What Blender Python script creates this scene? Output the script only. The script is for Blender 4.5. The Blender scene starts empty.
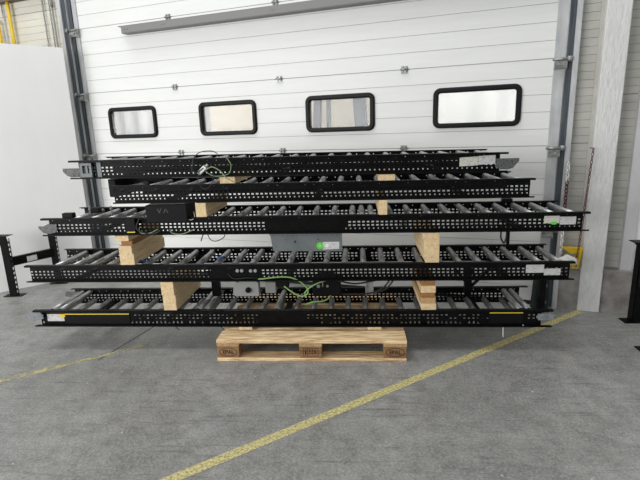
import bpy, bmesh, math, random
from mathutils import Vector, Matrix
random.seed(7)
scene = bpy.context.scene
col = scene.collection
PI = math.pi

# ---------------------------------------------------------------- materials
def mat(name, color, rough=.5, metal=0., **kw):
    m = bpy.data.materials.new(name); m.use_nodes = True
    nt = m.node_tree; b = nt.nodes['Principled BSDF']
    b.inputs['Base Color'].default_value = (*color, 1)
    b.inputs['Roughness'].default_value = rough
    b.inputs['Metallic'].default_value = metal
    m['b'] = 1
    return m
def N(m, t, **kw):
    n = m.node_tree.nodes.new(t)
    for k, v in kw.items():
        if k in n.inputs: n.inputs[k].default_value = v
        else: setattr(n, k, v)
    return n
def lk(m, a, b): m.node_tree.links.new(a, b)
def noise_color(m, c1, c2, scale=(1,1,1), ns=5, detail=6, lo=.35, hi=.65, bump=0, rough=.6):
    b = m.node_tree.nodes['Principled BSDF']
    tc = N(m, 'ShaderNodeTexCoord'); mp = N(m, 'ShaderNodeMapping'); mp.inputs['Scale'].default_value = scale
    lk(m, tc.outputs['Object'], mp.inputs['Vector'])
    n = N(m, 'ShaderNodeTexNoise'); n.inputs['Scale'].default_value = ns; n.inputs['Detail'].default_value = detail
    n.inputs['Roughness'].default_value = rough
    lk(m, mp.outputs[0], n.inputs['Vector'])
    r = N(m, 'ShaderNodeValToRGB'); r.color_ramp.elements[0].position = lo; r.color_ramp.elements[1].position = hi
    r.color_ramp.elements[0].color = (*c1, 1); r.color_ramp.elements[1].color = (*c2, 1)
    lk(m, n.outputs['Fac'], r.inputs[0]); lk(m, r.outputs[0], b.inputs['Base Color'])
    if bump:
        bp = N(m, 'ShaderNodeBump'); bp.inputs['Strength'].default_value = bump; bp.inputs['Distance'].default_value = .01
        lk(m, n.outputs['Fac'], bp.inputs['Height']); lk(m, bp.outputs[0], b.inputs['Normal'])
    return m, r, mp

M = {}
M['black'] = noise_color(mat('black_powder_coat', (.01,.01,.01), .42), (.002,.002,.0022), (.0055,.0055,.006), ns=20)[0]
M['black'].node_tree.nodes['Principled BSDF'].inputs['Specular IOR Level'].default_value = .10
M['plastic'] = mat('black_plastic', (.006,.006,.0065), .5)
M['plastic'].node_tree.nodes['Principled BSDF'].inputs['Specular IOR Level'].default_value = .12
M['rubber'] = mat('black_rubber', (.012,.012,.013), .6)
M['roller'] = noise_color(mat('zinc_roller', (.5,.5,.5), .38, .75), (.27,.275,.28), (.46,.465,.47), (2,1,2), 14)[0]
M['galv'] = noise_color(mat('galvanised', (.5,.5,.5), .42, .6), (.42,.43,.44), (.60,.61,.61), ns=30)[0]
M['bracket_galv'] = noise_color(mat('bracket_galv', (.3,.3,.3), .42, .6), (.17,.175,.17), (.40,.41,.40), ns=40)[0]
M['plate'] = noise_color(mat('grey_plate', (.25,.27,.28), .5, .1), (.115,.13,.135), (.155,.172,.178), ns=8)[0]
M['bracket'] = noise_color(mat('bracket_steel', (.3,.3,.3), .55, .1), (.03,.03,.032), (.11,.112,.115), ns=90, lo=.38, hi=.5)[0]
M['plate_light'] = noise_color(mat('grey_plate_light', (.4,.4,.4), .5, .1), (.15,.16,.175), (.25,.26,.28), ns=60)[0]
M['greybox'] = mat('grey_module', (.26,.27,.265), .5)
M['white_label'] = noise_color(mat('white_label', (.7,.7,.7), .6), (.28,.28,.29), (.58,.58,.575), (1,1,3), 45, lo=.36, hi=.46)[0]
M['cream_label'] = noise_color(mat('cream_label', (.7,.7,.6), .6), (.33,.33,.29), (.60,.59,.53), (1,1,3), 45, lo=.34, hi=.46)[0]
M['green'] = mat('green_sticker', (.12,.62,.06), .5)
M['pale_sticker'] = mat('pale_sticker', (.75,.78,.72), .5)
M['yellow_tape'] = mat('yellow_tape', (.75,.56,.03), .5)
M['yellow'] = noise_color(mat('yellow_paint', (.8,.55,.02), .45), (.62,.42,.01), (.74,.52,.02), ns=12)[0]
M['blue'] = mat('blue_plug', (.03,.08,.22), .5)
M['cable'] = mat('black_cable', (.012,.012,.012), .45)
M['cable_green'] = mat('green_cable', (.22,.40,.12), .45)
M['cable_grey'] = mat('grey_green_cable', (.19,.26,.13), .5)
M['white_cable'] = mat('white_cable', (.6,.6,.62), .5)
M['bolt'] = mat('bolt_steel', (.55,.56,.58), .3, .7)
M['screen'] = mat('window_rim', (.005,.005,.0055), .5)
M['screen'].node_tree.nodes['Principled BSDF'].inputs['Specular IOR Level'].default_value = .2
M['chain_white'] = mat('chain_white', (.72,.71,.68), .5)
M['chain_red'] = mat('chain_red', (.085,.012,.016), .5)
M['cloth'] = mat('white_cloth', (.68,.67,.64), .9)
M['bag'] = mat('dark_green_canvas', (.006,.016,.012), .85)
M['ink'] = mat('brand_ink', (.035,.018,.01), .85)
M['faint'] = mat('faint_mark', (.022,.022,.023), .5)

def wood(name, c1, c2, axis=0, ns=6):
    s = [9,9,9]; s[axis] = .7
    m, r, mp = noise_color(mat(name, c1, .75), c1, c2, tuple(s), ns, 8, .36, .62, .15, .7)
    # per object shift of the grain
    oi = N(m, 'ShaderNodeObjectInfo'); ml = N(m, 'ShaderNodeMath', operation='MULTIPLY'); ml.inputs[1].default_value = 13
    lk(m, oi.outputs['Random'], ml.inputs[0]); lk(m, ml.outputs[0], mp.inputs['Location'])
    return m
M['pine_y'] = wood('pine_timber', (.58,.42,.23), (.78,.60,.36), 1)
M['pine_grey'] = wood('weathered_timber', (.34,.28,.21), (.47,.40,.30), 1)
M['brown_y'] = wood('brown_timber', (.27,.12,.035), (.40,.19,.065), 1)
M['tan_y'] = wood('tan_timber', (.42,.26,.12), (.52,.34,.17), 1)
M['pallet_x'] = wood('pallet_board', (.36,.19,.07), (.95,.75,.47), 0, 8)
M['pallet_y'] = wood('pallet_board_cross', (.33,.20,.09), (.52,.34,.17), 1)
M['pallet_block'] = wood('pallet_block', (.15,.075,.025), (.31,.175,.075), 0, 4)

M['door_panel'] = noise_color(mat('white_door_panel', (.74,.745,.735), .45), (.725,.73,.715), (.76,.765,.75), (1,1,12), 2)[0]
M['groove'] = mat('door_groove', (.34,.34,.335), .7)
M['track'] = noise_color(mat('track_steel', (.42,.46,.5), .45, .2), (.40,.41,.42), (.56,.57,.58), (2,2,.6), 7)[0]
M['track_dark'] = noise_color(mat('track_dark', (.05,.07,.085), .5), (.028,.036,.045), (.07,.085,.10), (10,10,.5), 6)[0]
M['bar'] = mat('grey_bar', (.20,.20,.195), .5)
M['cladding'] = noise_color(mat('beige_cladding', (.5,.49,.45), .6), (.40,.395,.365), (.49,.48,.445), (1,1,2), 3)[0]
M['cladding_gap'] = mat('cladding_gap', (.15,.145,.135), .8)
M['cream'] = noise_color(mat('cream_cladding', (.72,.69,.6), .6), (.68,.655,.57), (.77,.745,.66), (1,1,2), 3)[0]
M['column'] = noise_color(mat('painted_column', (.62,.62,.61), .6), (.60,.60,.59), (.72,.72,.705), (6,6,1.5), 12, 8, .3, .7, .9)[0]
M['pillar'] = noise_color(mat('grey_pillar', (.5,.5,.5), .6), (.47,.47,.475), (.54,.54,.545), (2,2,1), 5)[0]
M['partition'] = noise_color(mat('white_partition', (.8,.8,.81), .55), (.84,.842,.845), (.885,.886,.888), (1.5,1.5,.5), 2.2, 6)[0]
M['plinth'] = noise_color(mat('concrete_plinth', (.25,.24,.22), .85), (.16,.15,.14), (.30,.285,.265), ns=9, detail=10, bump=.4)[0]
M['brown_beam'] = mat('brown_beam', (.16,.12,.09), .7)
M['backdrop_white'] = noise_color(mat('white_backdrop', (.85,.85,.85), .6), (.74,.75,.77), (.92,.92,.92), (3,3,.6), 4, lo=.34, hi=.5)[0]
M['sheet_white'] = mat('bright_sheet', (.92,.92,.90), .6)
M['sheet_beige'] = noise_color(mat('beige_sheet', (.72,.66,.56), .6), (.64,.58,.49), (.76,.71,.62), (1,1,3), 6)[0]
M['post_grey'] = mat('grey_post', (.13,.14,.16), .5)

# window pane
m = mat('window_pane', (.95,.96,.95), .08); b = m.node_tree.nodes['Principled BSDF']
tr = N(m, 'ShaderNodeBsdfTransparent'); mx = N(m, 'ShaderNodeMixShader'); mx.inputs[0].default_value = .12
out = m.node_tree.nodes['Material Output']
lk(m, tr.outputs[0], mx.inputs[1]); lk(m, b.outputs[0], mx.inputs[2]); lk(m, mx.outputs[0], out.inputs[0])
M['pane'] = m

# concrete floor
def concrete():
    m = mat('polished_concrete', (.3,.3,.3), .55); b = m.node_tree.nodes['Principled BSDF']
    tc = N(m, 'ShaderNodeTexCoord')
    def nz(scale, ns, det, lo, hi, rot=0, rough=.6):
        mp = N(m, 'ShaderNodeMapping'); mp.inputs['Scale'].default_value = scale; mp.inputs['Rotation'].default_value = (0,0,rot)
        lk(m, tc.outputs['Object'], mp.inputs['Vector'])
        n = N(m, 'ShaderNodeTexNoise'); n.inputs['Scale'].default_value = ns; n.inputs['Detail'].default_value = det
        n.inputs['Roughness'].default_value = rough
        lk(m, mp.outputs[0], n.inputs['Vector'])
        mr = N(m, 'ShaderNodeMapRange'); mr.inputs[1].default_value = lo; mr.inputs[2].default_value = hi
        lk(m, n.outputs['Fac'], mr.inputs[0]); return mr.outputs[0]
    def mix(fac, a, c, blend='MIX', amt=1.):
        x = N(m, 'ShaderNodeMix', data_type='RGBA', blend_type=blend)
        mu = N(m, 'ShaderNodeMath', operation='MULTIPLY'); mu.inputs[1].default_value = amt
        lk(m, fac, mu.inputs[0]); lk(m, mu.outputs[0], x.inputs[0])
        if isinstance(a, tuple): x.inputs[6].default_value = (*a, 1)
        else: lk(m, a, x.inputs[6])
        x.inputs[7].default_value = (*c, 1)
        return x.outputs[2]
    c = mix(nz((1,1,1), 1.3, 8, .35, .65), (.215,.213,.202), (.32,.318,.305))
    c = mix(nz((1,1,1), 9, 10, .4, .7, 0, .75), c, (.085,.085,.08), amt=.8)
    c = mix(nz((1,1,1), 70, 6, .45, .68, 0, .75), c, (.44,.44,.43), amt=.6)
    c = mix(nz((1,1,1), 95, 5, .48, .68, .9, .75), c, (.07,.07,.068), amt=.65)
    c = mix(nz((1.2,14,1), 2.2, 8, .57, .66, .5), c, (.08,.08,.078), amt=.4)     # tyre scuffs
    c = mix(nz((1.5,18,1), 1.6, 8, .62, .66, -.35), c, (.10,.10,.098), amt=.45)
    c = mix(nz((1,1,1), 20, 3, .70, .73), c, (.62,.62,.60), amt=.8)           # white specks
    c = mix(nz((1,1,1), 32, 5, .67, .71), c, (.05,.05,.05), amt=.6)           # dark chips
    lk(m, c, b.inputs['Base Color'])
    lk(m, nz((1,1,1), 3, 6, -.3, 1.6), b.inputs['Roughness'])
    bp = N(m, 'ShaderNodeBump'); bp.inputs['Strength'].default_value = .12; bp.inputs['Distance'].default_value = .005
    lk(m, nz((1,1,1), 30, 8, 0, 1), bp.inputs['Height']); lk(m, bp.outputs[0], b.inputs['Normal'])
    return m
M['floor'] = concrete()
def worn(name, color, lo, hi, ns):
    m = mat(name, color, .6); b = m.node_tree.nodes['Principled BSDF']
    tc = N(m, 'ShaderNodeTexCoord'); n = N(m, 'ShaderNodeTexNoise'); n.inputs['Scale'].default_value = ns; n.inputs['Detail'].default_value = 9
    n.inputs['Roughness'].default_value = .7
    lk(m, tc.outputs['Object'], n.inputs['Vector'])
    mr = N(m, 'ShaderNodeMapRange'); mr.inputs[1].default_value = lo; mr.inputs[2].default_value = hi
    lk(m, n.outputs['Fac'], mr.inputs[0])
    tr = N(m, 'ShaderNodeBsdfTransparent'); mx = N(m, 'ShaderNodeMixShader')
    lk(m, mr.outputs[0], mx.inputs[0]); lk(m, tr.outputs[0], mx.inputs[1]); lk(m, b.outputs[0], mx.inputs[2])
    lk(m, mx.outputs[0], m.node_tree.nodes['Material Output'].inputs[0])
    return m
M['line'] = worn('floor_paint', (.60,.53,.24), .26, .58, 80)
M['line_worn'] = worn('floor_paint_worn', (.50,.45,.22), .40, .60, 16)
M['joint'] = mat('floor_joint', (.05,.05,.05), .9)

# ---------------------------------------------------------------- mesh helpers
class MB:
    def __init__(s): s.b = bmesh.new(); s.mi = 0
    def quad(s, pts):
        f = s.b.faces.new([s.b.verts.new(p) for p in pts]); f.material_index = s.mi; return f
    def box(s, x0, x1, y0, y1, z0, z1, mtx=None):
        v = [Vector((x, y, z)) for z in (z0, z1) for y in (y0, y1) for x in (x0, x1)]
        if mtx: v = [mtx @ p for p in v]
        v = [s.b.verts.new(p) for p in v]
        for f in ((0,2,3,1),(4,5,7,6),(0,1,5,4),(2,6,7,3),(0,4,6,2),(1,3,7,5)):
            s.b.faces.new([v[i] for i in f]).material_index = s.mi
        return s
    def prism(s, pts, axis, a0, a1):
        """polygon pts (2-D) extruded along axis 'y' (pts = x,z), 'x' (y,z) or 'z' (x,y)"""
        def P(p, a): return {'y': (p[0], a, p[1]), 'x': (a, p[0], p[1]), 'z': (p[0], p[1], a)}[axis]
        A = [s.b.verts.new(P(p, a0)) for p in pts]; B = [s.b.verts.new(P(p, a1)) for p in pts]
        fs = [s.b.faces.new(A), s.b.faces.new(B[::-1])]
        n = len(pts)
        for i in range(n): fs.append(s.b.faces.new([A[i], B[i], B[(i+1) % n], A[(i+1) % n]]))
        for f in fs: f.material_index = s.mi
        return s
    def cyl(s, p0, p1, r, seg=16, r1=None, smooth=True):
        p0, p1 = Vector(p0), Vector(p1); d = (p1-p0).normalized()
        u = d.orthogonal().normalized(); w = d.cross(u); r1 = r if r1 is None else r1
        A = [s.b.verts.new(p0 + (u*math.cos(t)+w*math.sin(t))*r) for t in [2*PI*i/seg for i in range(seg)]]
        B = [s.b.verts.new(p1 + (u*math.cos(t)+w*math.sin(t))*r1) for t in [2*PI*i/seg for i in range(seg)]]
        for i in range(seg):
            f = s.b.faces.new([A[i], A[(i+1) % seg], B[(i+1) % seg], B[i]]); f.smooth = smooth; f.material_index = s.mi
        s.b.faces.new(A[::-1]).material_index = s.mi; s.b.faces.new(B).material_index = s.mi
        return s
    def tube(s, pts, r, seg=8, sub=6):
        P = [Vector(p) for p in pts]; Q = []
        for i in range(len(P)-1):
            a, b, c, d = P[max(i-1,0)], P[i], P[i+1], P[min(i+2, len(P)-1)]
            for k in range(sub):
                t = k/sub
                Q.append(.5*((2*b)+(c-a)*t+(2*a-5*b+4*c-d)*t*t+(3*b-a-3*c+d)*t**3))
        Q.append(P[-1]); rings = []; u = None
        for i, q in enumerate(Q):
            d = (Q[min(i+1, len(Q)-1)]-Q[max(i-1, 0)]).normalized()
            if u is None: u = d.orthogonal().normalized()
            u = (u-d*u.dot(d)).normalized(); w = d.cross(u)
            rings.append([s.b.verts.new(q+(u*math.cos(t)+w*math.sin(t))*r) for t in [2*PI*k/seg for k in range(seg)]])
        for A, B in zip(rings, rings[1:]):
            for k in range(seg):
                f = s.b.faces.new([A[k], A[(k+1) % seg], B[(k+1) % seg], B[k]]); f.smooth = True; f.material_index = s.mi
        s.b.faces.new(rings[0][::-1]); s.b.faces.new(rings[-1])
        return s
    def torus(s, c, R, r, mtx, stretch=1.5, seg=14, sg=6):
        c = Vector(c); rings = []
        for i in range(seg):
            t = 2*PI*i/seg; ctr = Vector((R*math.cos(t), 0, R*stretch*math.sin(t))); d = Vector((math.cos(t), 0, math.sin(t)))
            rings.append([s.b.verts.new(c + mtx @ (ctr + d*r*math.cos(a) + Vector((0,1,0))*r*math.sin(a))) for a in [2*PI*k/sg for k in range(sg)]])
        for i in range(seg):
            A, B = rings[i], rings[(i+1) % seg]
            for k in range(sg):
                f = s.b.faces.new([A[k], A[(k+1) % sg], B[(k+1) % sg], B[k]]); f.smooth = True; f.material_index = s.mi
        return s
    def xf(s, mtx): bmesh.ops.transform(s.b, matrix=mtx, verts=s.b.verts); return s
    def bevel(s, w, seg=2):
        bmesh.ops.bevel(s.b, geom=s.b.edges[:], offset=w, segments=seg, affect='EDGES', profile=.5); return s
    def build(s, name, mats, parent=None, world_of=None):
        if world_of is not None:
            s.xf(world_matrix(world_of).inverted())
        bmesh.ops.recalc_face_normals(s.b, faces=s.b.faces)
        me = bpy.data.meshes.new(name); s.b.to_mesh(me); s.b.free()
        for m in (mats if isinstance(mats, (list, tuple)) else [mats]): me.materials.append(m)
        o = bpy.data.objects.new(name, me); col.objects.link(o)
        if parent: o.parent = parent
        return o
def world_matrix(o):
    m = Matrix.LocRotScale(o.location, o.rotation_euler, None)
    return world_matrix(o.parent) @ m if o.parent else m
def empty(name, loc=(0,0,0), rot=(0,0,0), label=None, cat=None, group=None, kind=None):
    o = bpy.data.objects.new(name, None); o.empty_display_size = .1; col.objects.link(o)
    o.location = loc; o.rotation_euler = rot
    return tag(o, label, cat, group, kind)
def tag(o, label=None, cat=None, group=None, kind=None):
    if label: o['label'] = label
    if cat: o['category'] = cat
    if group: o['group'] = group
    if kind: o['kind'] = kind
    return o

# ---------------------------------------------------------------- setting
DO = (-1.841, 2.152, 0.); TH = math.radians(-15.885)
DR = (0, 0, TH)
def dw(u, n, z):
    return Vector((DO[0]+u*math.cos(TH)-n*math.sin(TH), DO[1]+u*math.sin(TH)+n*math.cos(TH), z))
def in_wall(mb, name, mats, kind='structure', parent=None):
    o = mb.build(name, mats, parent)
    if not parent:
        o.location = DO; o.rotation_euler = DR
        tag(o, kind=kind)
    return o

fl = MB(); fl.box(-7, 8, -7, 5.5, -.12, 0)
floor = tag(fl.build('floor', M['floor']), 'grey scuffed concrete hall floor', 'floor', kind='structure')
def strip(pts, w, name, m, z=.0015):
    b = MB()
    for (a, c) in zip(pts, pts[1:]):
        a, c = Vector((*a, 0)), Vector((*c, 0)); d = (c-a).normalized(); n = Vector((-d.y, d.x, 0))*w/2
        b.quad([(*(a-n).xy, z), (*(c-n).xy, z), (*(c+n).xy, z), (*(a+n).xy, z)])
    return b.build(name, m, floor)
strip([(-.56,-1.53), (.112,-1.029), (1.389,-.083), (2.60,.815)], .056, 'painted_line', M['line'])
strip([(-2.5,-1.12), (-1.274,-.264), (-.95,-.037)], .05, 'painted_line', M['line_worn'], .0015)
strip([(-.95,-.037), (-.55,.243)], .035, 'painted_line', M['line_worn'], .0015)
strip([(-.80,0.0), (-.45,1.3)], .008, 'expansion_joint', M['joint'], .001)

# door
door = empty('door_1', DO, DR, 'large white sectional overhead door with four small windows', 'door', kind='structure')
RB = .6116/5
wins = [(.251,.841), (1.333,1.936), (2.414,3.023), (3.492,4.133)]
WZ0, WZ1 = 1.402, 1.707; FR = .038
d = MB()
z0s = 1.252 - 10*RB - .02
def rib(z0, z1, holes):
    us = [0.] + [v for h in holes for v in h] + [4.345]
    for a, c in zip(us[::2], us[1::2]): d.box(a, c, 0, .04, z0, z1)
for k in range(-1, 30):
    za = 1.252 + (k-10)*RB; zb = za+RB
    if zb < .03: continue
    g = .003 if k % 5 == 0 else .0017
    g2 = .003 if (k+1) % 5 == 0 else .0017
    lo, hi = max(za+g, .03), zb-g2
    hs = [(a+FR, b-FR) for a, b in wins]
    h0, h1 = WZ0+FR, WZ1-FR
    if hi <= h0 or lo >= h1: rib(lo, hi, [])
    else:
        if lo < h0: rib(lo, h0, [])
        rib(max(lo, h0), min(hi, h1), hs)
        if hi > h1: rib(h1, hi, [])
d.build('door_panel', M['door_panel'], door)
bk = MB()
hs = [(a+FR, b-FR) for a, b in wins]
us = [0.] + [v for h in hs for v in h] + [4.345]
bk.box(0, 4.345, .005, .036, .03, WZ0+FR); bk.box(0, 4.345, .005, .036, WZ1-FR, 4.85)
for a, c in zip(us[::2], us[1::2]): bk.box(a, c, .005, .036, WZ0+FR, WZ1-FR)
bk.build('door_core', M['groove'], door)
MB().box(0, 4.345, -.004, .042, .0, .03).build('bottom_seal', M['rubber'], door)
def rrect(x0, x1, z0, z1, r, k=6):
    out = []
    for cx, cz, a0 in ((x1-r, z1-r, 0), (x0+r, z1-r, 90), (x0+r, z0+r, 180), (x1-r, z0+r, 270)):
        for i in range(k+1):
            a = math.radians(a0+90*i/k); out.append((cx+r*math.cos(a), cz+r*math.sin(a)))
    return out
for i, (a, c) in enumerate(wins):
    A = rrect(a, c, WZ0, WZ1, .055); B = rrect(a+FR, c-FR, WZ0+FR, WZ1-FR, .02)
    b = MB(); y0, y1 = -.022, .022
    vs = [[b.b.verts.new((p[0], y, p[1])) for p in L] for L, y in ((A, y0+.01), (A, y1), (B, y1), (B, y0+.006))]
    Ai = [( a+ (p[0]-a)*.97+ .009, p[1]*.97+ .0465) for p in A]
    A2 = rrect(a+.01, c-.01, WZ0+.01, WZ1-.01, .047); B2 = rrect(a+FR-.008, c-FR+.008, WZ0+FR-.008, WZ1-FR+.008, .026)
    vA2 = [b.b.verts.new((p[0], y0, p[1])) for p in A2]; vB2 = [b.b.verts.new((p[0], y0, p[1])) for p in B2]
    rings = [vs[1], vs[0], vA2, vB2, vs[3], vs[2]]; n = len(A)
    for P, Q in list(zip(rings, rings[1:])) + [(vs[2], vs[1])]:
        for k in range(n): b.b.faces.new([P[k], P[(k+1) % n], Q[(k+1) % n], Q[k]])
    fr = b.build('window_frame', M['screen'], door)
    MB().box(a+FR-.01, c-FR+.01, .012, .018, WZ0+FR-.01, WZ1-FR+.01).build('window_pane', M['pane'], fr)
def hinge(u, z, s=.05):
    b = MB(); b.box(u-s/2, u+s/2, -.006, 0, z-s*.62, z+s*.5)
    b.cyl((u-s/2-.004, -.012, z), (u+s/2+.004, -.012, z), .008, 10)
    b.box(u-s/2+.006, u-s/2+.016, -.016, -.004, z-.02, z+.02); b.box(u+s/2-.016, u+s/2-.006, -.016, -.004, z-.02, z+.02)
    b.build('hinge', M['bracket_galv'], door)
for z in (.641, 1.252, 1.864, 2.475, 3.087):
    for u in (1.088, 2.175, 3.263): hinge(u, z)
    z -= .03
    for u, s in ((-.02, 1), (4.365, -1)):
        w_ = -s*.0
        b = MB(); b.box(u-.03, u+.045, -.055, -.048, z-.04, z+.022); b.box(u-.03, u+.045, -.05, -.012, z-.045, z-.038)
        b.box(u-.034, u-.028, -.06, -.006, z-.05, z+.028); b.box(u+.04, u+.046, -.06, -.006, z-.05, z+.028)
        b.cyl((u-.05, -.062, z+.014), (u+.06, -.062, z+.014), .010, 10); b.cyl((u-s*.045, -.055, z+.014), (u-s*.075, -.055, z+.014), .020, 14)
        b.box(u-.02, u+.03, -.064, -.055, z-.028, z-.012)
        b.build('roller_bracket', M['bracket_galv'], door)
b = MB(); b.box(.56, 4.3, -.07, -.001, 2.432, 2.437); b.box(.61, 4.3, -.085, -.078, 2.368, 2.432); b.box(.61, 4.3, -.085, -.001, 2.366, 2.371); b.box(.61, .615, -.08, -.001, 2.37, 2.434)
for u in (.65, .68, 1.07, 1.10, 2.16, 2.19): b.cyl((u, -.089, 2.400), (u, -.085, 2.400), .007, 8)
b.build('stiffener_bar', M['bar'], door)

# tracks and seals either side of the door
b = MB(); b.box(-.028, .022, -.012, 0, 0, 4.85); b.box(4.33, 4.345, -.012, 0, 0, 4.85); b.box(4.33, 4.40, -.02, -.012, 0, 4.85)
in_wall(b, 'trim_1', M['track'])
b = MB(); b.box(-.13, -.072, -.035, .04, 0, 4.85); b.box(-.066, -.03, -.025, .04, 0, 4.85); b.box(4.405, 4.442, -.03, .04, 0, 4.85)
in_wall(b, 'trim_2', M['track_dark'])
b = MB(); b.box(-.175, -.134, -.05, .04, 0, 4.85); b.box(4.444, 4.478, -.055, .04, 0, 4.85); b.box(-.071, -.067, -.045, .02, 0, 4.85)
in_wall(b, 'trim_3', M['track'])

# cladding walls
def cladding(name, u0, u1, n0, z0, z1, m, step=.055, big=18):
    b = MB(); k = 0; z = z0
    while z < z1:
        b.mi = 0
        b.box(u0, u1, n0, n0+.05, z+(.004 if k % big == 5 else .0012), min(z+step, z1)-.0012); z += step; k += 1
    b.mi = 1; b.box(u0, u1, n0+.006, n0+.06, z0, z1)
    return in_wall(b, name, [m, M['cladding_gap']])
cladding('wall_right', 4.48, 4.63, .0, .0, 4.85, M['cladding'])
cladding('wall_right', 4.75, 4.93, .06, .33, 4.85, M['cladding'])
cladding('wall_left', -3.2, -.176, .05, 0, 4.85, M['cream'], .066)
b = MB(); b.box(4.596, 4.632, -.012, .05, .33, 4.85)
in_wall(b, 'trim_4', M['cladding'])
b = MB(); b.box(4.478, 4.64, -.045, .06, 0, .315); b.box(4.75, 5.04, -.035, .12, 0, .33)
in_wall(b, 'trim_5', M['plinth'])
b = MB(); b.box(4.885, 4.96, -.0, .10, .33, 4.85)
in_wall(b, 'trim_6', M['pillar'])
cladding('wall_right', 4.93, 7.4, .03, 0, 4.85, M['partition'], 1.2)
b = MB(); b.box(4.62, 4.768, -.062, .10, 0, 4.85); b.bevel(.006, 2)
colm = in_wall(b, 'structural_column', M['column'], None)
tag(colm, 'rough white painted column standing right of the big door', 'column')
del_kind = colm

# lintel above the door, out of frame
b = MB(); b.box(-.2, 4.5, .045, .2, 3.3, 4.85); in_wall(b, 'wall_top', M['cladding'])

# white partition at the left (in front of the wall)
A = Vector((-2.515, 1.345, 0)); B = Vector((-1.868, 1.955, 0)); dd = (B-A).normalized()
ang = math.atan2(dd.y, dd.x)
b = MB(); b.box(-3.4, (B-A).length-.035, 0, .04, 0, 2.272)
pt = b.build('partition_wall', M['partition']); pt.location = A; pt.rotation_euler = (0, 0, ang)
tag(pt, 'tall smooth white partition panel at the far left beside the door', 'partition')

# pipes and cables behind the partition, on the left wall
def wall_thing(mb, name, m, label, cat, group=None):
    o = in_wall(mb, name, m, None); return tag(o, label, cat, group)
pipe_clip = lambda b, u, n: [b.box(u-.03, u+.03, n-.022, .049, z, z+.02) for z in (1.0, 2.0, 3.0)]
b = MB(); b.cyl((-.898, 0, .0), (-.898, 0, 3.6), .018); pipe_clip(b, -.898, .0)
wall_thing(b, 'yellow_pipe', M['yellow'], 'yellow gas pipe nearer the door, above the white partition', 'pipe')
b = MB(); b.cyl((-1.085, 0, .0), (-1.085, 0, 2.66), .018); b.cyl((-1.085, 0, 2.66), (-1.6, 0, 2.72), .018); pipe_clip(b, -1.085, 0)
wall_thing(b, 'yellow_pipe', M['yellow'], 'yellow gas pipe at the left edge, cut off by the frame', 'pipe')
b = MB(); b.cyl((-1.03, .03, 0), (-1.03, .03, 3.6), .007)
wall_thing(b, 'conduit', M['galv'], 'thin grey conduit between the two yellow pipes', 'pipe')
for u, lab in ((-.442, 'dark link chain left of the other one on the cream wall'), (-.353, 'dark link chain beside the thin grey rod on the cream wall')):
    b = MB(); z = 1.0; k = 0
    while z < 3.5:
        b.torus((u, .025, z), .007, .0032, Matrix.Rotation(PI/2*(k % 2)+.6, 3, 'Z'), 2.1, 10, 5); z += .023; k += 1
    wall_thing(b, 'hoist_chain', M['bar'], lab, 'chain')
b = MB(); b.cyl((-.312, .02, .5), (-.312, .02, 2.75), .008); b.cyl((-.312, .02, 2.72), (-.312, .02, 2.80), .014)
wall_thing(b, 'pull_rod', M['bar'], 'thin grey rod beside the door track at top left', 'rod')
b = MB(); b.box(-1.05, -.4, -.03, .049, 2.83, 2.90)
wall_thing(b, 'wall_beam', M['brown_beam'], 'brown beam across the wall at the top left corner', 'beam')

# boards and posts added behind the panes in place of their bright reflections
def backdrop(u0, u1, n, m, label, name, folds=0):
    b = MB()
    if folds:
        k = int((u1-u0)/.02); pts = [(u0+(u1-u0)*i/k, n+folds*math.sin(i*.55)+folds*.5*math.sin(i*.23+1)) for i in range(k+1)]
        b.prism(pts + [(p[0], p[1]+.01) for p in pts[::-1]], 'z', 0, 2.9)
    else: b.box(u0, u1, n, n+.03, 0, 2.9)
    o = in_wall(b, name, m, None); tag(o, label, 'tarpaulin')
backdrop(-.9, .85, .8, M['backdrop_white'], 'added white folded backdrop behind the first door window from the left', 'white_backdrop', .015)
backdrop(.9, 3.30, .85, M['sheet_beige'], 'added beige backdrop behind the two middle door windows', 'beige_backdrop')
backdrop(3.33, 6.6, .8, M['sheet_white'], 'added bright white backdrop behind the rightmost door window', 'white_backdrop', .006)
for u, w, lean, lab in ((2.27, .07, .05, 'leftmost grey backdrop post added behind the third door window'), (2.38, .03, .02, 'thin grey backdrop post between the two wide ones added behind the third door window'), (2.68, .12, -.06, 'widest grey backdrop post, right of the others, added behind the third door window')):
    b = MB(); b.prism([(u-w/2-lean*2, 0), (u+w/2-lean*2, 0), (u+w/2+lean, 2.9), (u-w/2+lean, 2.9)], 'y', .70, .76)
    o = in_wall(b, 'backdrop_post', M['post_grey'], None); tag(o, lab, 'post')

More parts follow.
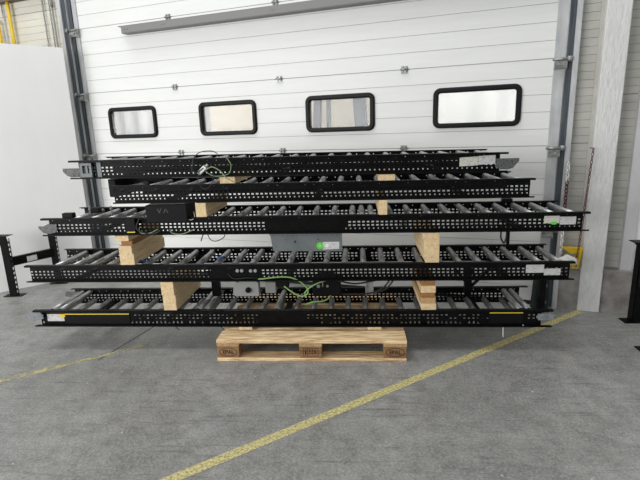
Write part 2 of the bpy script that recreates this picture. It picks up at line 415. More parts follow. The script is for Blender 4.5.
# ---------------------------------------------------------------- pallet
pal = empty('wooden_pallet', (0,0,0), (0,0,0), 'light wooden four-way pallet on the floor under the conveyor stack', 'pallet')
J = lambda s=.002: random.uniform(-s, s)
for y0, w in ((0,.145),(.19,.1),(.3275,.145),(.5275,.1),(.655,.145)):
    MB().box(0+J(), 1.2+J(), y0, y0+w, .122, .144).bevel(.002, 1).build('deck_board', M['pallet_x'], pal)
for x0 in (0,.5275,1.055):
    MB().box(x0+.001, x0+.144, .001, .799, .1, .122).bevel(.0015, 1).build('stringer_board', M['pallet_y'], pal)
for y0, w in ((0,.1),(.3275,.145),(.7,.1)):
    MB().box(J(), 1.2+J(), y0, y0+w, 0, .022).bevel(.002, 1).build('bottom_board', M['pallet_x'], pal)
def textmesh(s, size, loc, name, parent, m, rot=(PI/2,0,0), ext=.0003, sx=1):
    c = bpy.data.curves.new(name, 'FONT'); c.body = s; c.size = size; c.extrude = ext; c.offset = .0011; c.align_x = 'CENTER'; c.align_y = 'CENTER'
    t = bpy.data.objects.new('tmp', c); col.objects.link(t)
    bpy.context.view_layer.update()
    me = bpy.data.meshes.new_from_object(t.evaluated_get(bpy.context.evaluated_depsgraph_get()))
    bpy.data.objects.remove(t); me.materials.clear(); me.materials.append(m)
    o = bpy.data.objects.new(name, me); col.objects.link(o); o.parent = parent; o.location = loc; o.rotation_euler = rot; o.scale = (sx,1,1)
    return o
for x0, w in ((0,.1),(.5275,.145),(1.1,.1)):
    for y0, dy in ((.002,.098),(.3275,.145),(.7,.098)):
        ww = .145 if x0 != .5275 else .145
        xx = 0.0 if x0 == 0 else (1.055 if x0 == 1.1 else x0)
        bl = MB().box(xx+.002, xx+.143, y0, y0+dy, .022, .1).bevel(.003, 1).build('block', M['pallet_block'], pal)
        if y0 < .1:
            cx = xx+.0725
            b = MB()
            if x0 != .5275:
                textmesh('EPAL', .036, (cx, y0-.0006, .062), 'brand_letters', bl, M['ink'], sx=.95)
                k = 28; R = [[(cx+rx*math.cos(2*PI*i/k), .062+rz*math.sin(2*PI*i/k)) for i in range(k)] for rx, rz in ((.058,.031),(.054,.027))]
                for i in range(k):
                    p = [R[0][i], R[0][(i+1) % k], R[1][(i+1) % k], R[1][i]]; b.prism(p, 'y', y0-.0008, y0+.0002)
                b.build('brand_ring', M['ink'], bl)
            else:
                for q in ((-.048,.048,.088,.091),(-.048,.048,.034,.037),(-.048,-.045,.034,.091),(.045,.048,.034,.091),(-.022,-.019,.037,.088)):
                    b.box(cx+q[0], cx+q[1], y0-.0008, y0+.0002, q[2], q[3])
                for q in ((-.036,.045,.08),(-.01,.05,.058),(.006,.05,.058),(-.01,.066,.08),(.008,.066,.08),(.024,.05,.08)):
                    b.box(cx+q[0], cx+q[0]+.008, y0-.0008, y0+.0002, q[1], q[2])
                b.build('brand_stamp', M['ink'], bl)
for x, lab in ((.11, 'small wooden spacer block on the pallet, left one under the lowest conveyor'), (.962, 'small wooden spacer block on the pallet, right one under the lowest conveyor')):
    o = MB().box(0, .09, 0, .44, 0, .0215).bevel(.002, 1).build('wooden_spacer', M['pine_y']); o.location = (x, .155, .1445)
    tag(o, lab, 'wood block', 'spacer blocks on the pallet')

# ---------------------------------------------------------------- roller conveyors
H = .115; DEP = .47; Y0 = .15
def rail_mesh(L, kind='std', skip=(), ext=(.035, .035)):
    """outer flanged rail, web at y .028, flanges towards -y; local x 0..L, z 0..H"""
    b = MB(); yw = .028
    def band(z0, z1, x0, x1, pitch, hw, hh, off, zc, top=None, drop=0., gaps=()):
        top = hw if top is None else top
        n = int((x1-x0)/pitch); pitch = (x1-x0)/n
        for i in range(n):
            a, c = x0+i*pitch, x0+(i+1)*pitch; m = a+off*pitch
            miss = random.random() < drop or any(g0 < m < g1 for g0, g1 in gaps) or m-hw/2 <= a+.0005 and False
            Q = [(a,z0),(c,z0),(c,z1),(a,z1)]
            if miss or m-hw/2 < a or m+hw/2 > c: b.quad([(p[0], yw, p[1]) for p in Q]); continue
            h = [(m-hw/2,zc-hh/2),(m+hw/2,zc-hh/2),(m+top/2,zc+hh/2),(m-top/2,zc+hh/2)]
            for k in range(4): b.quad([(p[0], yw, p[1]) for p in (Q[k], Q[(k+1) % 4], h[(k+1) % 4], h[k])])
    x0, x1 = ext[0], L-ext[1]
    if kind == 'std':
        band(.003, .034, x0, x1, .0285, .008, .008, .5, .025, gaps=skip)
        band(.034, .0565, x0, x1, .0285, .0155, .0095, .3, .046, gaps=skip, drop=.0)
        band(.0565, .08, x0, x1, .0285, .0155, .0095, .3, .067, gaps=skip, drop=.0)
        band(.08, H-.003, x0, x1, .057, .006, .006, .4, .099, drop=.3)
    else:
        band(.003, .036, x0, x1, .0285, .015, .017, .5, .022, top=.004, gaps=skip, drop=.22)
        band(.036, .062, x0, x1, .0285, .0135, .009, .4, .050, gaps=skip, drop=.1)
        band(.062, .085, x0, x1, .0285, .0135, .009, .4, .072, gaps=skip, drop=.1)
        band(.085, H-.003, x0, x1, .057, .005, .005, .4, .100, drop=.5)
    bmesh.ops.remove_doubles(b.b, verts=b.b.verts, dist=.0002)
    # give the web its sheet thickness
    r = bmesh.ops.solidify(b.b, geom=b.b.faces[:], thickness=.0025)
    b.box(0, L, 0, yw+.0025, H-.003, H); b.box(0, L, 0, .0025, H-.011, H-.003)
    b.box(0, L, 0, yw+.0025, 0, .003); b.box(0, L, 0, .0025, .003, .009)
    return b
rb = MB(); rb.cyl((0,.052,0), (0,DEP-.052,0), .0195, 20)
rb.mi = 1; rb.cyl((0,.042,0), (0,.0522,0), .0185, 16); rb.cyl((0,DEP-.0522,0), (0,DEP-.042,0), .0185, 16)
rb.mi = 0; rb.cyl((0,.031,0), (0,.043,0), .007, 8); rb.cyl((0,DEP-.043,0), (0,DEP-.031,0), .007, 8)
roller_proto = rb.build('roller', [M['roller'], M['rubber']]); proto_used = [False]
cm = MB().box(0, .04, .032, DEP-.032, .006, .026).build('cross_member', M['black']); cm_used = [False]
def use(proto, used):
    if not used[0]: used[0] = True; return proto
    o = proto.copy(); col.objects.link(o); return o
def conveyor(x0, x1, zl, zr, label, phase, kind='std', skip=(), ext=(.035,.035), dense=None, name='roller_conveyor', missing=(), rskip=(), rz=H-.024, bars=()):
    L = x1-x0; a = math.atan2(zl-zr, L)
    root = empty(name, (x0, Y0, zl-H), (0, a, 0), label, 'conveyor', 'roller conveyors in the stack')
    rail_mesh(L, kind, [(g0-x0, g1-x0) for g0, g1 in skip], ext).build('side_rail', M['black'], root)
    r = rail_mesh(L, 'std', [(g0-x0, g1-x0) for g0, g1 in rskip], ext)
    bmesh.ops.transform(r.b, matrix=Matrix.Translation((0, DEP, 0)) @ Matrix.Scale(-1, 4, (0,1,0)), verts=r.b.verts)
    r.build('side_rail', M['black'], root)
    xs = []; x = L-phase
    while x > .07:
        if not any(g0 < x+x0 < g1 for g0, g1 in missing): xs.append(x)
        if dense and dense[0] < x+x0 < dense[1]: xs.append(x+.06)
        x -= .1215
    for x in xs:
        o = use(roller_proto, proto_used); o.parent = root; o.location = (x, 0, rz)
    for x in bars:
        o = use(roller_proto, proto_used); o.parent = root; o.location = (x-x0, 0, H-.022)
    for x in (.35, L/2, L-.4):
        o = use(cm, cm_used); o.parent = root; o.location = (x-.02, 0, 0)
    return root
L1 = conveyor(-1.309, 2.118, .287, .279, 'lowest roller conveyor of the stack, with two yellow-striped covers, on the pallet', .19, 'tri', [(-1.24,-.63), (1.73,1.96), (.25,.55)], (.035,.06), rz=.030, bars=(-1.20,-1.145,1.94,1.99,-.17,-.12,.36))
L2 = conveyor(-1.310, 2.224, .604, .591, 'second roller conveyor from the bottom, with cables and a grey module hanging below', .068, 'std', [(-.02,.28)], (.02,.02), rskip=[(-.3,-.2),(.9,1.0)])
L3 = conveyor(-1.140, 2.282, .920, .897, 'middle roller conveyor of the stack, with a black motor box on its front rail', .072, 'std', [(.32,.83)], (.04,.03), dense=(.78,.96), missing=[(-.45,-.14)])
L4 = conveyor(-.636, 1.952, 1.122, 1.105, 'shorter roller conveyor directly under the topmost one', .06, 'std', [], (.0,.02))
L5 = conveyor(-.892, 1.788, 1.284, 1.260, 'topmost roller conveyor, with a looped cable and silver brackets at both ends', .08, 'std', [], (.05,.04))

def part(root, mb, name, m, parent=None, label=None):
    o = mb.build(name, m, parent or root, world_of=(parent or root))
    if label: o['label'] = label
    return o
YW = Y0+.028   # plane of the front webs
def patch(root, name, m, x0, x1, z0, z1, label=None, parent=None, y=YW, t=.0015, skew=0):
    b = MB(); b.prism([(x0,z0),(x1,z0+skew),(x1,z1+skew),(x0,z1)], 'y', y-t, y)
    return part(root, b, name, m, parent, label)
def zt(root, x):   # bottom of the conveyor at world x
    return root.location.z - (x-root.location.x)*math.tan(root.rotation_euler.y)
def bracket(root, pts, label, y=None, t=.004, m='bracket'):
    y = YW-.006 if y is None else y
    b = MB(); z0 = zt(root, pts[0][0])
    b.prism([(x, z0+z) for x, z in pts], 'y', y-t, y)
    return part(root, b, 'end_bracket', M[m], label=label)
# topmost conveyor
bracket(L5, [(-.945,.066),(-.945,.045),(-.92,.020),(-.895,.010),(-.80,.012),(-.80,.066)], 'silver perforated end bracket')
b = MB(); z = zt(L5, -.78)
for q in ((-.825,-.810,.010,.098),(-.765,-.750,.010,.098),(-.810,-.765,.010,.034),(-.810,-.765,.082,.098)): b.box(q[0], q[1], YW-.02, YW-.004, z+q[2], z+q[3])
b.box(-.795, -.78, YW-.012, YW-.004, z+.034, z+.082)
part(L5, b, 'clamp_frame', M['plate'], label='light grey clamp frame')
patch(L5, 'galvanised_strap', M['plate'], -.722, -.695, z+.008, z+.1, t=.006)
bracket(L5, [(1.72,.078),(1.855,.078),(1.855,.062),(1.82,.02),(1.79,.014),(1.745,.016),(1.72,.028)], 'grey rounded end bracket', YW-.012)
z = zt(L5, 1.6)
patch(L5, 'sticker', M['cream_label'], 1.515, 1.622, z+.036, z+.088, 'cream paper sticker', t=.002, skew=.004, y=YW-.001)
patch(L5, 'sticker', M['white_label'], 1.624, 1.722, z+.043, z+.094, 'white paper sticker', t=.0025, skew=.004, y=YW-.001)
def cable(root, pts, r=.0028, m='cable', label=None, dy=0):
    part(root, MB().tube([(p[0], p[1]+dy, p[2]) for p in pts], r), 'cable', M[m], label=label)
cable(L5, [(-0.027,.13,1.218),(-.093,.13,1.184),(-.085,.13,1.268),(-.04,.13,1.312),(.03,.145,1.318),(.061,.16,1.30)])
cable(L5, [(-.010,.13,1.206),(.029,.13,1.223),(.077,.13,1.198),(.111,.12,1.160),(.165,.12,1.128)], .0035, 'cable_grey', 'grey green cable')
cable(L5, [(-.02,.14,1.20),(.037,.13,1.168),(.125,.13,1.178),(.147,.13,1.232),(.12,.14,1.275)], .0025, 'cable_grey')
cable(L5, [(-.053,.13,1.207),(-.066,.125,1.134),(-.020,.12,1.090),(.027,.12,1.132),(.033,.125,1.193)], .0018)
b = MB(); b.box(-.028, .028, -.018, .018, -.014, .014); b.bevel(.004, 2); b.cyl((.028,0,0), (.045,0,0), .009, 10); b.cyl((-.028,0,0), (-.04,0,0), .011, 10)
b.xf(Matrix.Translation((-.035,.152,1.207)) @ Matrix.Rotation(-.75, 4, 'Y')); part(L5, b, 'plug_connector', M['galv'], label='silver plug connector')
# end cover under the top conveyor at left
b = MB(); b.box(-.735, -.68, .30, .61, 1.03, 1.15); b.box(-.6805, -.42, .45, .61, 1.075, 1.15); b.bevel(.008, 2); part(L4, b, 'end_cover', M['plastic'])
b = MB(); b.box(-.68, -.60, .30, .325, 1.05, 1.10); part(L4, b, 'cover_strut', M['black'])
# middle conveyor
bracket(L3, [(-1.17,.064),(-1.165,.045),(-1.14,.018),(-1.10,.012),(-1.055,.022),(-1.04,.05),(-1.055,.075),(-1.10,.078),(-1.135,.062)], 'dark silver end bracket', YW-.012)
z = zt(L3, -.3)
b = MB(); b.box(-.420, -.155, .125, .30, z+.085, z+.196); b.bevel(.004, 2); mbx = part(L3, b, 'motor_box', M['plastic'], label='black motor box')
b = MB()
for pts in ([(-.345,.165),(-.338,.165),(-.330,.145),(-.322,.165),(-.315,.165),(-.326,.138),(-.334,.138)], [(-.305,.138),(-.298,.138),(-.285,.165),(-.292,.165)], [(-.292,.165),(-.285,.165),(-.272,.138),(-.279,.138)]):
    b.prism([(x, z+zz+.01) for x, zz in pts], 'y', .1243, .1252)
part(L3, b, 'embossed_mark', M['faint'], parent=mbx)
b = MB(); b.box(-.41, -.18, .17, .25, z+.1962, z+.2); part(L3, b, 'lid_edge', M['plate'], parent=mbx)
b = MB(); b.box(-.560, -.50, .13, .172, z+.022, z+.112); b.bevel(.003, 1); jb = part(L3, b, 'junction_cover', M['plastic'])
patch(L3, 'yellow_mark', M['yellow_tape'], -.557, -.505, z+.024, z+.030, parent=jb, y=.130, t=.001)
z = zt(L3, 2.1)
patch(L3, 'sticker', M['cream_label'], 2.028, 2.118, z+.046, z+.090, 'cream sticker with a green dot', t=.002, y=YW-.001)
patch(L3, 'sticker', M['white_label'], 2.120, 2.213, z+.036, z+.084, 'white paper sticker', t=.0025, y=YW-.001)
b = MB(); b.prism([(2.085+.02*math.cos(t), z+.046+.009*math.sin(t)) for t in [2*PI*k/16 for k in range(16)]], 'y', YW-.005, YW-.004); part(L3, b, 'green_dot', M['green'])
for pts in ([(-.476,.13,.853),(-.467,.13,.820),(-.408,.13,.819),(-.353,.13,.844)], [(-.275,.13,.843),(-.265,.13,.817),(-.201,.13,.809),(-.114,.13,.840)]): cable(L3, pts, .003, 'cable_grey')
cable(L3, [(-.469,.13,.911),(-.489,.12,.853),(-.453,.12,.827),(-.396,.13,.813),(-.341,.13,.831)], .0035)
cable(L3, [(-.09,.30,.80),(-.09,.30,.763),(-.072,.30,.728),(-.032,.30,.721),(.018,.30,.747),(.03,.3,.79)], .003)
cable(L3, [(-.10,.30,.79),(-.124,.30,.763),(-.141,.30,.722)], .004)
cable(L3, [(-.174,.16,.938),(-.176,.15,.905),(-.140,.15,.895),(-.120,.16,.91),(-.130,.18,.943)], .003, 'white_cable', 'pale cable loop')
cable(L3, [(1.815,.30,.79),(1.817,.30,.751),(1.819,.30,.712),(1.840,.30,.679),(1.852,.30,.72),(1.850,.3,.79)], .0055)
b = MB(); b.box(1.855, 1.87, .29, .31, .66, .80); part(L3, b, 'hanging_strut', M['black'])
z = zt(L3, .6)
b = MB(); b.prism([(.350,z-.003),(.808,z-.003),(.808,z-.125),(.366,z-.118)], 'y', .185, .189); b.prism([(.350,z-.003),(.808,z-.003),(.808,z-.012),(.350,z-.012)], 'y', .170, .186)
pl = part(L3, b, 'cover_plate', M['plate'], label='grey sheet metal plate with a green round sticker')
b = MB()
for x, zz, r in [(.37+.031*i, -.018, .0028) for i in range(14)] + [(.45,-.045,.003),(.51,-.058,.008),(.655,-.045,.004),(.39,-.09,.003),(.79,-.10,.004)]: b.cyl((x, .1845, z+zz), (x, .1852, z+zz), r, 10)
part(L3, b, 'screw_hole', M['rubber'], parent=pl)
b = MB(); b.prism([(.684,z-.062),(.79,z-.062),(.79,z-.108),(.684,z-.112)], 'y', .1835, .185); lb = part(L3, b, 'sticker', M['white_label'], parent=pl, label='white paper sticker')
b = MB(); b.cyl((.667, .1832, z-.086), (.667, .185, z-.086), .022, 24); part(L3, b, 'round_sticker', M['green'], parent=pl, label='bright green round sticker')
b = MB(); b.cyl((.667, .1826, z-.086), (.667, .1833, z-.086), .004, 20); b.cyl((.712, .1826, z-.086), (.712, .1836, z-.086), .012, 20); part(L3, b, 'sticker_centre', M['pale_sticker'], parent=pl)
# black guide blocks and pins standing on the left end of the middle conveyor
z = zt(L3, -1)+H
for x, y, w in ((-.985,.22,.075), (-.915,.42,.075)):
    b = MB(); b.box(x-w/2, x+w/2, y-.02, y+.02, z-.01, z+.026); b.bevel(.005, 2); part(L3, b, 'guide_block', M['plastic'])
for x, y in ((-.885,.30), (-.735,.30)):
    b = MB(); b.cyl((x,y,z-.05), (x,y,z+.055), .005, 8); b.cyl((x,y,z+.03), (x,y,z+.04), .009, 8); part(L3, b, 'guide_pin', M['bar'])
b = MB(); b.box(1.90, 1.97, .575, .615, zt(L3,1.9)+H, zt(L3,1.9)+H+.022); b.bevel(.004,1); part(L3, b, 'guide_block', M['plastic'])
# second conveyor
z = zt(L2, 2.0)
patch(L2, 'sticker', M['white_label'], 1.942, 2.050, z+.040, z+.092, 'white paper sticker', t=.002, y=YW-.001)
patch(L2, 'sticker', M['white_label'], 2.052, 2.150, z+.024, z+.066, 'white sticker lying lower', t=.0025, y=YW-.001)
for x, zz in ((.124,.549),(.153,.549),(.212,.548),(.242,.548)):
    b = MB(); b.cyl((x,YW-.004,zz), (x,YW,zz), .011, 14); b.cyl((x,YW-.010,zz), (x,YW-.004,zz), .007, 6); part(L2, b, 'bolt', M['bolt'])
zb = zt(L2, .2)
b = MB(); b.prism([(.085,.44),(.100,.46),(.250,.46),(.250,.366),(.090,.366),(.078,.385)], 'y', .20, .26); b.box(.12, .24, .2, .26, .46, zb-.001)
md = part(L2, b, 'drive_module', M['greybox'], label='grey drive module with a round black knob')
b = MB(); b.cyl((.182,.186,.410), (.182,.2,.410), .018, 20); b.cyl((.182,.180,.410), (.182,.187,.410), .011, 16); part(L2, b, 'knob', M['plastic'], parent=md)
b = MB(); b.box(.296, .366, .20, .27, .385, .462); b.box(.31, .35, .21, .26, .462, zb-.001); b.bevel(.003, 1); part(L2, b, 'sensor_box', M['bar'], label='small grey box')
b = MB(); b.box(.372, .45, .205, .255, .42, .47); b.bevel(.004,1); part(L2, b, 'connector_block', M['plastic'])
b = MB(); b.box(.60, .79, .28, .36, .335, .458); b.bevel(.008,2); b.box(.64,.75,.29,.35,.458,zb-.001); cb = part(L2, b, 'motor_box', M['plastic'], label='black motor box')
b = MB(); b.cyl((.64,.274,.405), (.64,.281,.405), .012, 14); b.box(.665,.672,.277,.281,.40,.435); b.cyl((.700,.274,.405),(.700,.281,.405),.009,12); part(L2, b, 'screw', M['bar'], parent=cb)
cable(L2, [(.250,.19,.488),(.284,.17,.494),(.403,.17,.506),(.480,.17,.499),(.544,.17,.464),(.581,.17,.416),(.566,.17,.382),(.527,.17,.376),(.476,.17,.403),(.425,.185,.438)], .0048, 'cable_green', 'bright green cable loop')
cable(L2, [(.554,.175,.389),(.588,.165,.430),(.647,.17,.463),(.725,.20,.476)], .0045, 'cable_green', 'green cable')
cable(L2, [(.53,.30,.272),(.549,.30,.268),(.60,.28,.292),(.66,.28,.296),(.70,.29,.310),(.72,.30,.335)], .005, 'cable_green', 'green cable end')
cable(L2, [(.70,.30,.46),(.779,.25,.450),(.884,.25,.430),(.996,.25,.447),(1.100,.25,.470)], .006)
cable(L2, [(1.13,.30,.475),(1.116,.30,.44),(1.070,.30,.384),(.983,.30,.345),(.849,.30,.338),(.782,.30,.340)], .006)
cable(L2, [(1.15,.30,.475),(1.140,.30,.44),(1.090,.30,.375),(1.010,.30,.345)], .006)
cable(L2, [(.06,.178,.53),(.10,.17,.497),(.20,.17,.502),(.26,.18,.492)], .004)
for x0_, x1_ in ((-.13,-.075), (1.63,1.675), (2.122,2.165)):
    z = zt(L2, x0_); low = .293
    b = MB(); b.box(x0_, x1_, .40, .44, (low if x0_ < 2.0 else .16), z-.001); part(L2, b, 'support_leg', M['black'])
b = MB(); b.prism([(-.16,zt(L2,-.16)-.001),(-.02,zt(L2,-.1)-.001),(-.075,.42),(-.13,.42)], 'y', .395, .399); part(L2, b, 'gusset_plate', M['black'])
for a, c in (((1.63,.42,.30), (1.80,.42,.476)), ((1.655,.42,.36),(1.56,.42,.476))):
    part(L2, MB().cyl(a, c, .011, 8), 'diagonal_brace', M['black'])
b = MB(); b.box(.955, 1.01, .395, .40, .30, .40); b.box(.955,.963,.38,.40,.30,.46); part(L2, b, 'hanging_bracket', M['galv'], label='galvanised bracket')
b = MB(); b.cyl((-.537,.21,.6125), (-.50,.215,.6125), .0075, 12); b.cyl((-.50,.215,.6125), (-.475,.218,.6125), .005, 8); part(L2, b, 'plug', M['blue'], label='blue plug')
b = MB(); b.cyl((-.03,.26,.6125), (.02,.28,.6125), .0095, 12); part(L2, b, 'plug', M['blue'], label='blue plug')
# lowest conveyor
z = zt(L1, 0)
bracket(L1, [(-1.355,.088),(-1.36,.07),(-1.345,.055),(-1.25,.052),(-1.235,.07),(-1.245,.1),(-1.33,.1)], 'silver rounded end bracket', Y0-.001, m='plate_light')
b = MB(); b.prism([(-1.35,z+.1),(-1.36,z+.06),(-1.25,z+.05),(-1.24,z+.1)], 'y', Y0+DEP-.03, Y0+DEP-.026); part(L1, b, 'end_bracket', M['bracket'])
bracket(L1, [(2.025,.092),(2.120,.092),(2.125,.075),(2.11,.052),(2.03,.050),(2.015,.07)], 'light grey end bracket', Y0-.001, m='plate_light')
patch(L1, 'sticker', M['white_label'], -1.225, -1.105, z+.034, z+.085, 'white sticker', y=YW-.003, t=.002)
for x0_, x1_ in ((-1.100,-.640), (1.735,1.945)):
    o = patch(L1, 'cover_plate', M['plastic'], x0_, x1_, z+.012, z+.100, 'black cover plate with a yellow line', y=YW-.001, t=.004)
    patch(L1, 'yellow_stripe', M['yellow_tape'], x0_+.002, x1_-.002, z+.081, z+.0875, parent=o, y=YW-.005, t=.001)
patch(L1, 'yellow_sticker', M['yellow'], -1.135, -1.095, z+.064, z+.086, y=YW-.0055, t=.001)
cable(L1, [(1.66,.16,z-.004),(1.824,.16,z-.004),(1.93,.16,z-.003),(1.945,.16,z+.01)], .0022, 'white_cable', 'thin white cord')
cable(L1, [(1.821,.16,z-.004),(1.824,.16,z-.075)], .0035, 'white_cable', 'white cord end')
for x in (-.33, -.02):
    b = MB(); b.tube([(x,.17,z+.002),(x+.02,.165,z-.02),(x+.035,.16,z-.024)], .003); part(L1, b, 'tie_end', M['cable'])

# ---------------------------------------------------------------- timbers between the levels
def timber(x, y, w, d_, z0, h, m, label, yaw=0, group=None, name='wooden_timber'):
    o = MB().box(0, w, 0, d_, 0, h).bevel(.002, 1).build(name, M[m]); o.location = (x, y, z0); o.rotation_euler = (0, 0, yaw)
    return tag(o, label, 'timber', group)
def top(c, x): return zt(c, x)+H+.0008
zz = top(L4, .1)
timber(.062, .155, .098, .42, zz, zt(L5,.1)-zz-.001, 'pine_y', 'flat pine block left, between the two uppermost conveyors', -.03)
zz = top(L4, 1.08)
timber(1.035, .155, .100, .42, zz, zt(L5,1.13)-zz-.0015, 'pine_y', 'flat pine block right, between the two uppermost conveyors', .0)
zz = top(L3, -.08)
timber(-.102, .14, .068, .46, zz, zt(L4,0)-zz-.002, 'pine_y', 'upright pine timber beside the black motor box', -.02)
zz = top(L3, 1.06)
timber(1.036, .14, .052, .46, zz, zt(L4,1.08)-zz-.001, 'pine_y', 'upright pine timber between middle and second-highest conveyor, right side', .0)
def stack(x, base, ceiling, rows, yaw, where, y=.153):
    z = top(base, x); tot = zt(ceiling, x+.08)-z-.002; s = tot/sum(r[0] for r in rows); g = 'timbers stacked ' + where
    for i, (h, dx, w, dy, m, lab) in enumerate(rows):
        timber(x+dx, y+dy, w, .50-dy, z+.0003, h*s-.0003, m, lab + ' in the left stack ' .replace(' in the left stack ', '') , yaw, g); z += h*s
stack(-.642, L2, L3, [(.072,.0,.097,.0,'pine_y','bottom pine timber of the left stack under the middle conveyor'),
    (.052,.0,.088,.0,'pine_y','second timber from the bottom in the left stack under the middle conveyor'),
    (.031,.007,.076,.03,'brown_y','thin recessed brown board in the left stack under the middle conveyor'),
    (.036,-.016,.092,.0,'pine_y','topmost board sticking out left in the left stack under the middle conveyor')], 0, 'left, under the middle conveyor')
stack(1.308, L2, L3, [(.036,.015,.085,.0,'pine_y','bottom timber of the right stack under the middle conveyor'),
    (.078,.006,.094,.0,'pine_y','thick timber above the bottom one in the right stack under the middle conveyor'),
    (.039,.006,.094,.0,'pine_y','second board from the top in the right stack under the middle conveyor'),
    (.042,-.004,.103,.0,'pine_y','topmost board of the right stack under the middle conveyor')], 0, 'right, under the middle conveyor')
stack(-.387, L1, L2, [(.104,.002,.088,.0,'pine_y','lower thick timber of the left pair on the lowest conveyor'),
    (.092,-.003,.086,.0,'pine_y','upper thick timber of the left pair on the lowest conveyor')], 0, 'left, on the lowest conveyor')
stack(1.300, L1, L2, [(.042,.004,.093,.0,'pine_y','bottom pale board of the right stack on the lowest conveyor'),
    (.038,.002,.091,.004,'tan_y','tan board just above the bottom one on the lowest conveyor, right'),
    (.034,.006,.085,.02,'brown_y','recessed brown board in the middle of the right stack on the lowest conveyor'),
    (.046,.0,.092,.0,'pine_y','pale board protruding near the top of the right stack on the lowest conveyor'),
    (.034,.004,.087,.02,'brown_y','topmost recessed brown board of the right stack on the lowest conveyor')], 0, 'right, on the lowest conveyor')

# ---------------------------------------------------------------- support stands
def slotted_post(x, y, zt_, w=.06, dpt=.05, ang=0):
    """C-shaped post with a slotted side flange"""
    b = MB(); t = .003
    b.box(-w/2, w/2, -dpt/2, -dpt/2+t, .006, zt_)
    b.box(-w/2, -w/2+t, -dpt/2, dpt/2, .006, zt_)
    z = .006
    while z < zt_-.03:
        z1 = min(z+.045, zt_); b.box(w/2-t, w/2, -dpt/2, -dpt/2+.012, z, z1); b.box(w/2-t, w/2, dpt/2-.012, dpt/2, z, z1)
        b.box(w/2-t, w/2, -dpt/2+.012, dpt/2-.012, z, z+.02); z += .045
    b.xf(Matrix.Translation((x, y, 0)) @ Matrix.Rotation(ang, 4, 'Z')); return b
st = empty('support_stand', (-2.31, 1.27, 0), (0,0,0), 'black slotted H-shaped support stand standing on the floor at far left', 'stand')
P1 = Vector((-2.31,1.255,0)); P2 = Vector((-2.10,1.62,0)); dv = (P2-P1).normalized(); sa = math.atan2(dv.y, dv.x)
for p, ht in ((P1, .575), (P2, .60)):
    part(st, slotted_post(p.x, p.y, ht, .062, .05, .25), 'post', M['black'])
    b = MB(); b.box(-.085, .085, -.04, .04, 0, .006); b.xf(Matrix.Translation(p) @ Matrix.Rotation(.1, 4, 'Z')); part(st, b, 'foot_plate', M['black'])
b = MB(); b.box(-.11, .06, -.04, .04, .575, .580); b.prism([(-.10,.575),(-.031,.575),(-.031,.49)], 'y', -.027, -.023); b.xf(Matrix.Translation(P1)); part(st, b, 'top_plate', M['black'])
b = MB(); L_ = (P2-P1).length; b.box(.03, L_-.02, -.02, .02, .285, .365); b.xf(Matrix.Translation(P1) @ Matrix.Rotation(sa, 4, 'Z')); bm_ = part(st, b, 'cross_beam', M['black'])
b = MB(); b.box(.15, .24, -.022, -.0202, .295, .345); b.xf(Matrix.Translation(P1) @ Matrix.Rotation(sa, 4, 'Z')); part(st, b, 'sticker', M['white_label'], parent=bm_)
st2 = empty('support_stand', (2.90, .62, 0), (0,0,0), 'black support stand cut off by the right edge of the photo', 'stand')
Q1 = Vector((2.90,.63,0)); Q2 = Vector((2.755,.17,0))
for p in (Q1, Q2):
    part(st2, slotted_post(p.x, p.y, .59, .075, .06, 0), 'post', M['black'])
    b = MB(); b.box(-.09, .09, -.045, .045, 0, .006); b.xf(Matrix.Translation(p)); part(st2, b, 'foot_plate', M['black'])
    b = MB(); b.box(-.085, .06, -.04, .04, .59, .596); b.prism([(-.085,.59),(-.0375,.59),(-.0375,.53)], 'y', -.033, -.029); b.xf(Matrix.Translation(p)); part(st2, b, 'top_plate', M['black'])
b = MB(); L_ = (Q2-Q1).length; b.box(.03, L_-.03, -.02, .02, .29, .36); b.xf(Matrix.Translation(Q1) @ Matrix.Rotation(math.atan2((Q2-Q1).y, (Q2-Q1).x), 4, 'Z')); part(st2, b, 'cross_beam', M['black'])

# ---------------------------------------------------------------- right corner: chains, yellow holder, bag
def barrier_chain(x, y, zt_, zb_, reds, label, lean=0, k_=1.):
    root = empty('barrier_chain', (x, y, zb_), (0,0,0), label, 'chain')
    w, r, w2 = MB(), MB(), MB(); z = zt_; k = 0; n = [0,0,0]
    while z > zb_:
        t = r if any(a < z < c for a, c in reds) else (w if z > .8 else w2)
        n[0 if t is r else (1 if t is w else 2)] += 1
        t.torus((x+lean*(zt_-z), y, z), .0070*k_, .0028*k_, Matrix.Rotation(PI/2*(k % 2)+.5, 3, 'Z'), 2.3/k_**.6, 12, 6); z -= .027; k += 1
    if n[0]: part(root, r, 'red_links', M['chain_red'])
    else: r.b.free()
    if n[1]: part(root, w, 'white_links', M['chain_white'])
    else: w.b.free()
    if n[2]: part(root, w2, 'white_links', M['chain_white'])
    else: w2.b.free()
    hb = MB(); hb.cyl((x,y,zt_+.014), (x+.015,y+.085,zt_+.014), .004, 8); part(root, hb, 'hook', M['bar'])
    return root
barrier_chain(2.430, .835, 1.12, .45, [(.66,1.0)], 'red and white plastic chain hanging beside the door track', .0, 1.5)
barrier_chain(2.563, .775, 1.22, .36, [(0,2)], 'dark red plastic chain hanging against the left side of the white column', -.05)
yh = empty('yellow_holder', (2.53,.78,.30), (0,0,0), 'yellow bracket holder on the wall beside the white column', 'holder')
b = MB(); b.prism([(2.435,.505),(2.565,.50),(2.565,.465),(2.50,.455)], 'y', .82, .87); part(yh, b, 'holder_top', M['yellow'])
b = MB(); b.prism([(2.572,.51),(2.545,.44),(2.53,.375),(2.50,.37),(2.508,.35),(2.545,.345),(2.560,.40)], 'y', .80, .84); part(yh, b, 'holder_arm', M['yellow'])
b = MB(); bmesh.ops.create_icosphere(b.b, subdivisions=3, radius=1)
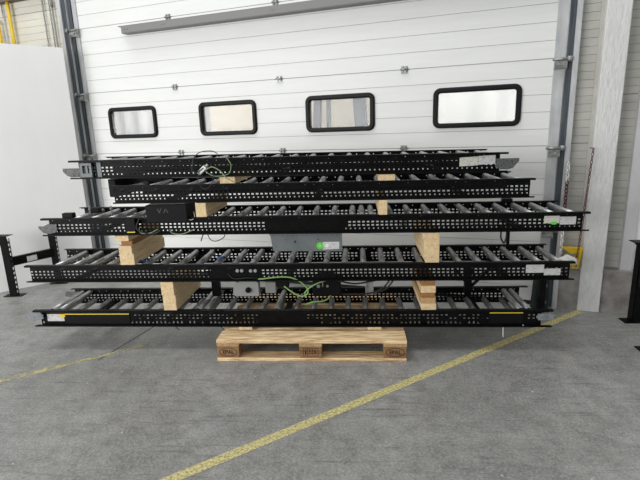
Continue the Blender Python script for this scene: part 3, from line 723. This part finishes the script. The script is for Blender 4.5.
for v in b.b.verts:
    p = v.co; k_ = 1+.16*math.sin(5*p.x+3*p.z)+.1*math.sin(9*p.y+4*p.x)
    v.co = Vector((p.x*.064*k_, p.y*.045*k_, p.z*.034*k_))
for f in b.b.faces: f.smooth = True
b.xf(Matrix.Translation((2.462,.765,.425)) @ Matrix.Rotation(.15, 4, 'Y')); o = b.build('cleaning_cloth', M['cloth'])
tag(o, 'crumpled white cloth hanging in front of the yellow holder', 'cloth')
bg = empty('tool_bag', (2.30,.86,0), (0,0,0), 'dark green upright tool bag standing beside the right door track', 'bag')
b = MB(); b.prism([(2.245,.012),(2.36,.012),(2.35,.31),(2.26,.31)], 'y', .80, .875); b.bevel(.008, 2); part(bg, b, 'bag_body', M['bag'])
b = MB(); b.cyl((2.32,.795,.10), (2.32,.795,.20), .006, 8); b.torus((2.32,.795,.218), .014, .004, Matrix.Identity(3), 1.1); b.torus((2.322,.795,.085), .012, .004, Matrix.Identity(3), 1.1)
part(bg, b, 'wrench', M['plate'], label='grey ring wrench hanging on the front')
b = MB(); b.box(2.237, 2.365, .795, .88, .0, .012); part(bg, b, 'base', M['rubber'])

# ---------------------------------------------------------------- light, world, camera
w = bpy.data.worlds.new('World'); scene.world = w; w.use_nodes = True
bgd = w.node_tree.nodes['Background']; bgd.inputs[0].default_value = (.97,.985,.975,1); bgd.inputs[1].default_value = .53
def area(name, loc, target, sx, sy, power, color=(1,1,1)):
    l = bpy.data.lights.new(name, 'AREA'); l.shape = 'RECTANGLE'; l.size = sx; l.size_y = sy; l.energy = power; l.color = color
    o = bpy.data.objects.new(name, l); col.objects.link(o); o.location = loc
    o.rotation_euler = (Vector(target)-Vector(loc)).to_track_quat('-Z', 'Y').to_euler(); return o
area('ceiling_lamp', (-2.2,-.4,8.5), (-.6,1.6,0), 3.2, 2.4, 205, (1,1,.985))
area('ceiling_lamp', (1.4,-.2,8.5), (1.0,1.2,0), 3.0, 1.6, 85, (1,1,.985))
area('hall_windows', (-5.2,-5.0,1.9), (-.6,1.2,.6), 5.0, 3.0, 390, (1,1,.99))
area('backdrop_fill', tuple(dw(2.2,.42,3.05)), tuple(dw(2.2,.75,1.4)), 6.5, .5, 90, (.97,.98,1))  # lamp added behind the door to brighten the backdrop boards

cam = bpy.data.cameras.new('camera'); co = bpy.data.objects.new('camera', cam); col.objects.link(co); scene.camera = co
R_ = Vector((0.99652,0.07093,-0.03236)); fyaw, fpitch, froll = -.0788, -.2313, -.0333
cy, sy, cp, sp = math.cos(fyaw), math.sin(fyaw), math.cos(fpitch), math.sin(fpitch)
F = Vector((sy*cp, cy*cp, sp)); r0 = Vector((cy, -sy, 0)); u0 = r0.cross(F)
r = r0*math.cos(froll)+u0*math.sin(froll); u = -r0*math.sin(froll)+u0*math.cos(froll)
mt = Matrix((r, u, -F)).transposed().to_4x4(); mt.translation = Vector((.8941,-2.6756,1.4196))
co.matrix_world = mt
cam.sensor_width = 36; cam.lens = 466.13/640*36; cam.clip_start = .05
vs = scene.view_settings
vs.view_transform = 'Standard'; vs.look = 'None'; vs.gamma = 1; vs.use_curve_mapping = False; vs.exposure = 0.08
